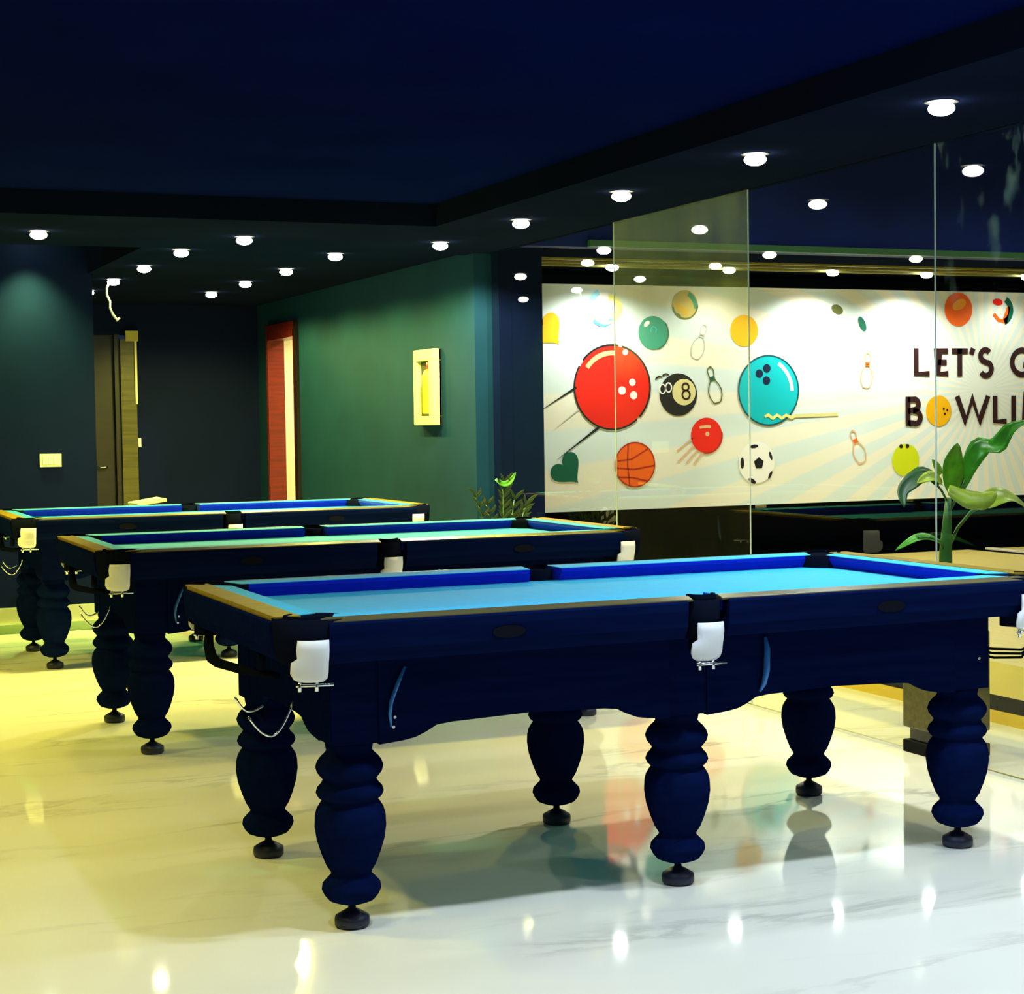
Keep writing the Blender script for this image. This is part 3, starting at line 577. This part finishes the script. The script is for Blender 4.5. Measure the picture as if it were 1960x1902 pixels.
# ------------------------------------------------------------------ downlights (each carries its own lamp)
LENS = {}
def lens_mat(col):
    k = 'lens_%d_%d' % (col[1] * 100, col[2] * 100)
    if k not in LENS:
        e = tuple(0.35 * c + 0.65 for c in col); LENS[k] = mat(k, (0.9, 0.9, 0.85), 0.4, emis=e, estr=14.0)
    return LENS[k]
TRIM = mat('downlight_trim', (0.05, 0.05, 0.05), 0.4)
LM = {}
def downlight(x, y, z, col, watts, label, size=125, blend=0.7, lamp=True):
    e = empty('downlight', (x, y, z)); tag(e, label, 'ceiling light', 'ceiling downlights')
    if 'ring' not in LM:
        LM['ring'] = MB().lathe([(0.058, 0.0), (0.058, -0.003), (0.052, -0.004), (0.040, -0.002)], (0, 0, 0), 24).build('trim_ring', TRIM, e).data
    else:
        o = bpy.data.objects.new('trim_ring', LM['ring']); COL.objects.link(o); o.parent = e
    lm = lens_mat(col)
    if lm.name not in LM:
        LM[lm.name] = MB().lathe([(0.045 * math.sin(PI * (0.06 + 0.92 * k / 13)), -0.024 + 0.024 * math.cos(PI * (0.06 + 0.92 * k / 13))) for k in range(14)], (0, 0, 0), 24).build('lens', lm, e).data
    else:
        o = bpy.data.objects.new('lens', LM[lm.name]); COL.objects.link(o); o.parent = e
    if lamp:
        ld = bpy.data.lights.new('bulb', 'SPOT'); ld.energy = watts; ld.color = col; ld.spot_size = math.radians(size); ld.spot_blend = blend; ld.shadow_soft_size = 0.045
        lo = bpy.data.objects.new('bulb', ld); COL.objects.link(lo); lo.parent = e; lo.location = (0, 0, -0.055)
    return e
ORD = ['first', 'second', 'third', 'fourth', 'fifth', 'sixth', 'seventh', 'eighth', 'ninth', 'tenth', 'eleventh', 'twelfth']
SY = [-1.0, 0.18, 1.36, 2.54, 3.72, 4.894, 6.10, 7.29, 8.46, 9.65]  # the nearest lamps are unseen, added along the row for brightness
for i, y in enumerate(SY):
    col, wt = (COOL, 36) if y < 5 else ((CREAM, 55) if y < 7 else ((WARM, 70) if y < 9 else (CREAM, 130)))
    k = i - 5
    lab = ('glowing white downlight in the soffit over the glass, %s one seen from the right' % ORD[k]) if k >= 0 else 'added unseen downlight carrying on the soffit row over the glass, %s one toward the front' % ORD[-k - 1]
    downlight(3.68, y, ZS, col, wt, lab, 164 if y > 9 else 125, 0.3 if y > 9 else 0.7)
for i, x in enumerate((2.506, 1.382, 0.2, -1.0, -2.2)):  # lamps further left are unseen, added for brightness
    lab = ('white downlight in the back soffit, %s from the corner over the farthest table' % ORD[i]) if i < 2 else 'added unseen downlight carrying on the back soffit row, %s one to the left' % ORD[i - 2]
    downlight(x, 9.65, ZS, WARM, 90, lab)
for j, (x, nm) in enumerate(((3.335, 'beside the green-lit wall'), (2.36, 'left'))):
    for i, y in enumerate((10.60, 11.73, 12.84, 13.92)):
        lab = 'small white downlight in the passage ceiling, %s row, %s from the front' % ('right-hand' if j == 0 else 'left-hand', ORD[i])
        downlight(x, y, ZS + 0.015, (1.0, 0.95, 0.20) if j == 0 else WARM, 85 if j == 0 else 24, lab, 164 if j == 0 else 110, 0.35 if j == 0 else 0.7)
downlight(1.70, 12.25, 2.69, (0.5, 1.0, 0.20), 170, 'downlight above the back soffit washing the navy wall over the switch plate', 95, 1.0)
# unseen downlights added for brightness, in the left and near ceiling
for i, y in enumerate((3.9, 5.2, 6.5, 7.8)): downlight(0.15, y, 2.53, WARM, 30 if i == 0 else 54, 'added unseen downlight in the ceiling left of the tables, %s from the front' % ORD[i], 100, 0.8)
for i, y in enumerate((2.0, 4.5, 7.0)): downlight(-2.6, y, 2.53, WARM, 40, 'added unseen downlight at the far left of the room, %s from the front' % ORD[i], 110)
for i, x in enumerate((0.75, 1.85, 2.85)): downlight(x, 3.7, 2.53, COOL, 22 if i == 0 else 42, 'added unseen downlight above the front edge of the nearest table, %s from the left' % ORD[i], 125)
for i, (x, y) in enumerate(((-0.6, 0.5), (1.0, 0.5), (2.4, 0.5), (0.2, 2.1), (1.6, 2.1))): downlight(x, y, 2.53, COOL, 9, 'added unseen downlight above the near floor, %s behind the photographer' % ORD[i], 125)
# hall lamps
for i, x in enumerate((5.55, 6.5, 7.39, 8.24, 9.2, 10.1)): downlight(x, 11.15, 2.45, WHITE, 48 if i in (0, 2, 3) else 12, 'white downlight washing the top of the mural, %s from the left' % ORD[i], 150)
for i, (x, y) in enumerate(((5.8, 8.0), (7.8, 8.0), (9.8, 8.0), (6.2, 5.0), (8.6, 5.0))):  # unseen fill lamps added to light the lanes and mural
    downlight(x, y, 3.5, WHITE, 58, 'added unseen downlight in the high ceiling over the lanes, %s' % ORD[i], 150)
downlight(4.9, 14.7, 2.5, CREAM, 110, 'ceiling lamp in the cream back room', 160)

# ------------------------------------------------------------------ plants
def leaf(pts, wd, m_, parent, name='leaf', n=14, fold=0.25, upv=(0, 0, 1), wave=0.0):
    """blade along a smooth spine through pts (control points), wd max width"""
    P = [Vector(q) for q in pts]
    def cr(t):
        k = min(int(t * (len(P) - 1)), len(P) - 2); u = t * (len(P) - 1) - k
        p0 = P[max(k - 1, 0)]; p1 = P[k]; p2 = P[k + 1]; p3 = P[min(k + 2, len(P) - 1)]
        return 0.5 * ((2 * p1) + (p2 - p0) * u + (2 * p0 - 5 * p1 + 4 * p2 - p3) * u * u + (3 * p1 - p0 - 3 * p2 + p3) * u ** 3)
    vs = []; up = Vector(upv)
    for i in range(n + 1):
        t = i / n; q = cr(t); tg = (cr(min(t + .02, 1)) - cr(max(t - .02, 0))).normalized(); sd = tg.cross(up)
        sd = sd.normalized() if sd.length > 1e-4 else Vector((1, 0, 0)); nr = sd.cross(tg)
        w_ = wd / 2 * (math.sin(PI * min(1, (t * 0.93 + 0.07)) ** 0.85) ** 0.8 if t < 1 else 0.02) * (1 + wave * math.sin(t * 23))
        vs += [q + sd * w_ + nr * fold * w_, q + sd * w_ * 0.5 + nr * fold * 0.35 * w_, q - nr * 0.002, q - sd * w_ * 0.5 + nr * fold * 0.35 * w_, q - sd * w_ + nr * fold * w_]
    fs = []
    for i in range(n):
        for j in range(4): fs.append((i * 5 + j, i * 5 + j + 1, (i + 1) * 5 + j + 1, (i + 1) * 5 + j))
    mb = MB(); mb.add(vs, fs, True); o = mb.build(name, m_, parent)
    s = o.modifiers.new('thick', 'SOLIDIFY'); s.thickness = 0.0012
    return o
G1 = mat('bright_green_leaf', (0.05, 0.30, 0.012), 0.35, noise=0.35, nscale=14); G2 = mat('yellow_green_leaf', (0.30, 0.42, 0.03), 0.35, noise=0.3, nscale=14); G3 = mat('dark_green_leaf', (0.012, 0.07, 0.010), 0.4, noise=0.3, nscale=14); GP = mat('palm_leaf', (0.02, 0.055, 0.006), 0.4, noise=0.3, nscale=10); STEM = mat('green_stem', (0.03, 0.13, 0.015), 0.45, noise=0.2)
pl = empty('potted_plant', (4.32, 5.73, 0)); tag(pl, 'broad-leaved green plant in a square olive pot beside the glass', 'plant')
pot = MB(); s = 0.122; pot.box(-s, s, -s, s, 0.10, 0.50); pot.build('pot', OLIVE, pl, 0.006)
base_ = MB(); base_.box(-s + 0.02, s - 0.02, -s + 0.02, s - 0.02, 0.05, 0.10); base_.box(-s, s, -s, s, 0.0, 0.05); base_.build('pot_foot', BLACK, pl, 0.004)
box('soil', -s + 0.01, s - 0.01, -s + 0.01, s - 0.01, 0.49, 0.505, mat('soil', (0.02, 0.012, 0.006), 0.9), pl)
KX, KZ = 0.00194, 0.00201
def PP(u, v, dy=0.0):            # metres right of / above the stem foot, from a drawing grid
    return ((u - 1810) * KX * (1 + dy / 5.7), dy, 0.805 - (v - 1060) * KZ)
MB().tube([(0, 0, 0.5), (0.0, 0, 0.80), PP(1814, 1000), PP(1818, 950)], [0.030, 0.026, 0.018, 0.012]).build('stem', STEM, pl)
leaf([PP(1826, 940), PP(1822, 905), PP(1828, 870), PP(1833, 842, -0.02)], 0.112, mat('fresh_green_leaf', (0.10, 0.34, 0.012), 0.35, noise=0.4, nscale=18), pl, upv=(0.1, -1, 0.1), fold=0.3)
MB().tube([PP(1816, 985), PP(1845, 940), PP(1858, 915)], 0.006).build('stalk', STEM, pl)
leaf([PP(1850, 932), PP(1870, 885), PP(1900, 852), PP(1938, 852), PP(1975, 815), PP(2030, 800)], 0.085, G1, pl, upv=(0.25, -0.7, 0.7))
MB().tube([PP(1816, 960), PP(1800, 935), PP(1786, 922)], 0.005).build('stalk', STEM, pl)
leaf([PP(1795, 925), PP(1765, 905), PP(1735, 912), PP(1705, 935), PP(1697, 965, -0.03)], 0.075, G3, pl, upv=(-0.2, -0.7, 0.6), wave=0.06)
leaf([PP(1795, 922, -0.02), PP(1770, 908, -0.03), PP(1745, 910, -0.04), PP(1725, 918, -0.04)], 0.05, G2, pl, upv=(0, -0.8, 0.6))
leaf([PP(1796, 928, -0.06), PP(1828, 945, -0.10), PP(1862, 950, -0.12), PP(1892, 940, -0.12)], 0.105, G2, pl, upv=(0.0, -0.75, 0.65), fold=-0.35, wave=0.05)
leaf([PP(1806, 905, 0.02), PP(1795, 888, 0.02), PP(1785, 874, 0.02)], 0.035, G2, pl, upv=(0, -1, 0.2))
MB().tube([PP(1806, 1055), PP(1790, 1038, -0.02), PP(1755, 1027, -0.04), PP(1720, 1026, -0.06)], 0.006).build('stalk', STEM, pl)
leaf([PP(1790, 1038, -0.03), PP(1750, 1026, -0.04), PP(1710, 1027, -0.06), PP(1655, 1046, -0.08)], 0.042, G1, pl, upv=(0, -0.6, 0.8))
MB().tube([PP(1818, 1050), PP(1840, 1012), PP(1875, 980), PP(1912, 968)], 0.007).build('stalk', STEM, pl)
leaf([PP(1905, 970), PP(1935, 955), PP(1975, 955), PP(2030, 985)], 0.095, G2, pl, upv=(0.1, -0.6, 0.8))

pp = empty('potted_palm', (3.93, 9.36, 0)); tag(pp, 'small dark green palm in a pot beside the navy wall end', 'plant')
MB().lathe([(0.10, 0), (0.135, 0.06), (0.15, 0.30), (0.16, 0.32), (0.15, 0.33), (0.14, 0.31)], (0, 0, 0), 24).build('pot', BLACK, pp)
for k, (a, l, hgt) in enumerate(((-0.20, 0.0, 0.97), (-0.10, 0.03, 0.92), (-0.01, -0.02, 1.02), (0.03, 0.03, 1.05), (0.09, 0, 0.95), (0.19, 0.02, 0.92), (0.13, -0.05, 0.90))):
    MB().tube([(0, 0, 0.3), (a * 0.3, l, 0.62), (a * 0.85, l * 1.5, hgt - 0.05)], [0.006, 0.005, 0.003]).build('stalk', STEM, pp)
    for q in range(6):
        t = 0.55 + 0.45 * q / 5; bx = a * (0.3 * t + 0.55 * t * t); bz = 0.30 + (hgt - 0.35) * t
        for sgn in (-1, 1): leaf([(bx, l, bz), (bx + sgn * 0.022, l - 0.02, bz + 0.03), (bx + sgn * 0.042 + a * 0.1, l - 0.03, bz + 0.055)], 0.020, GP, pp, n=5, upv=(0, -1, 0.3))
leaf([(-0.055, -0.03, 1.02), (-0.015, -0.05, 0.99), (0.03, -0.05, 1.005), (0.07, -0.04, 1.06)], 0.038, G1, pp, n=8, upv=(0, -0.8, 0.6))

# ------------------------------------------------------------------ small things on the walls
ex = empty('wall_case', (4.13, 11.035, 1.335)); tag(ex, 'cream framed case with a yellow cylinder hanging on the teal wall', 'wall case')
FR = mat('cream_frame', (0.80, 0.74, 0.30), 0.45)
box('back_panel', -0.02, -0.002, -0.195, 0.195, 0, 0.505, mat('dark_case_back', (0.03, 0.03, 0.012), 0.5), ex)
box('frame_rail', -0.06, -0.002, -0.195, 0.195, 0.43, 0.505, FR, ex, 0.004); box('frame_rail', -0.06, -0.002, -0.195, 0.195, 0, 0.06, FR, ex, 0.004)
box('frame_stile', -0.06, -0.002, -0.195, -0.10, 0.06, 0.43, FR, ex, 0.004); box('frame_stile', -0.06, -0.002, 0.145, 0.195, 0.06, 0.43, FR, ex, 0.004)
cy = MB().lathe([(0.045, 0.075), (0.052, 0.085), (0.052, 0.33), (0.035, 0.365), (0.015, 0.375)], (-0.03, -0.045, 0), 20).build('cylinder', mat('yellow_enamel', (0.62, 0.52, 0.02), 0.4), ex)
MB().lathe([(0.02, 0.372), (0.024, 0.385), (0.022, 0.415), (0.01, 0.425)], (-0.03, -0.045, 0), 14).build('valve', mat('red_enamel', (0.6, 0.03, 0.02), 0.4), cy)
sw = empty('switch_plate', (1.823, 12.45, 1.127)); tag(sw, 'cream switch plate on the navy wall', 'switch')
box('plate', -0.074, 0.074, -0.012, 0, -0.046, 0.046, mat('switch_plastic', (0.80, 0.78, 0.50), 0.35), sw, 0.003)
for k in range(3): box('rocker', -0.055 + 0.038 * k, -0.021 + 0.038 * k, -0.017, -0.011, -0.028, 0.028, WHITE_PL, sw, 0.002)
s2 = tag(box('small_switch', 3.03, 3.055, 15.485, 15.5, 1.17, 1.25, WHITE_PL, None, 0.003), 'tiny white switch beside the olive door jamb', 'switch')
cbl = MB().tube([(2.34, 12.86, 2.41), (2.312, 12.86, 2.36), (2.312, 12.86, 2.31), (2.335, 12.86, 2.26), (2.332, 12.86, 2.215), (2.352, 12.86, 2.17), (2.385, 12.86, 2.125), (2.40, 12.86, 2.145)], 0.0085, 8)
tag(cbl.build('loose_cable', mat('white_cable', (0.75, 0.78, 0.72), 0.4)), 'loose white cable dangling from a passage downlight', 'cable')
st = empty('reading_stand', (2.30, 11.55, 0)); tag(st, 'cream slanted top of a stand showing just behind the farthest table', 'stand')
top = MB(); top.prism([(-0.09, 0.835), (0.105, 0.862), (0.105, 0.882), (-0.09, 0.853)], -0.16, 0.16, 'y'); top.build('top', CREAM_P, st, 0.003)
MB().lathe([(0.02, 0.02), (0.02, 0.85)], (0, 0, 0), 14).build('post', BLACK, st); MB().lathe([(0.15, 0), (0.15, 0.012), (0.03, 0.025)], (0, 0, 0), 24).build('base', BLACK, st)
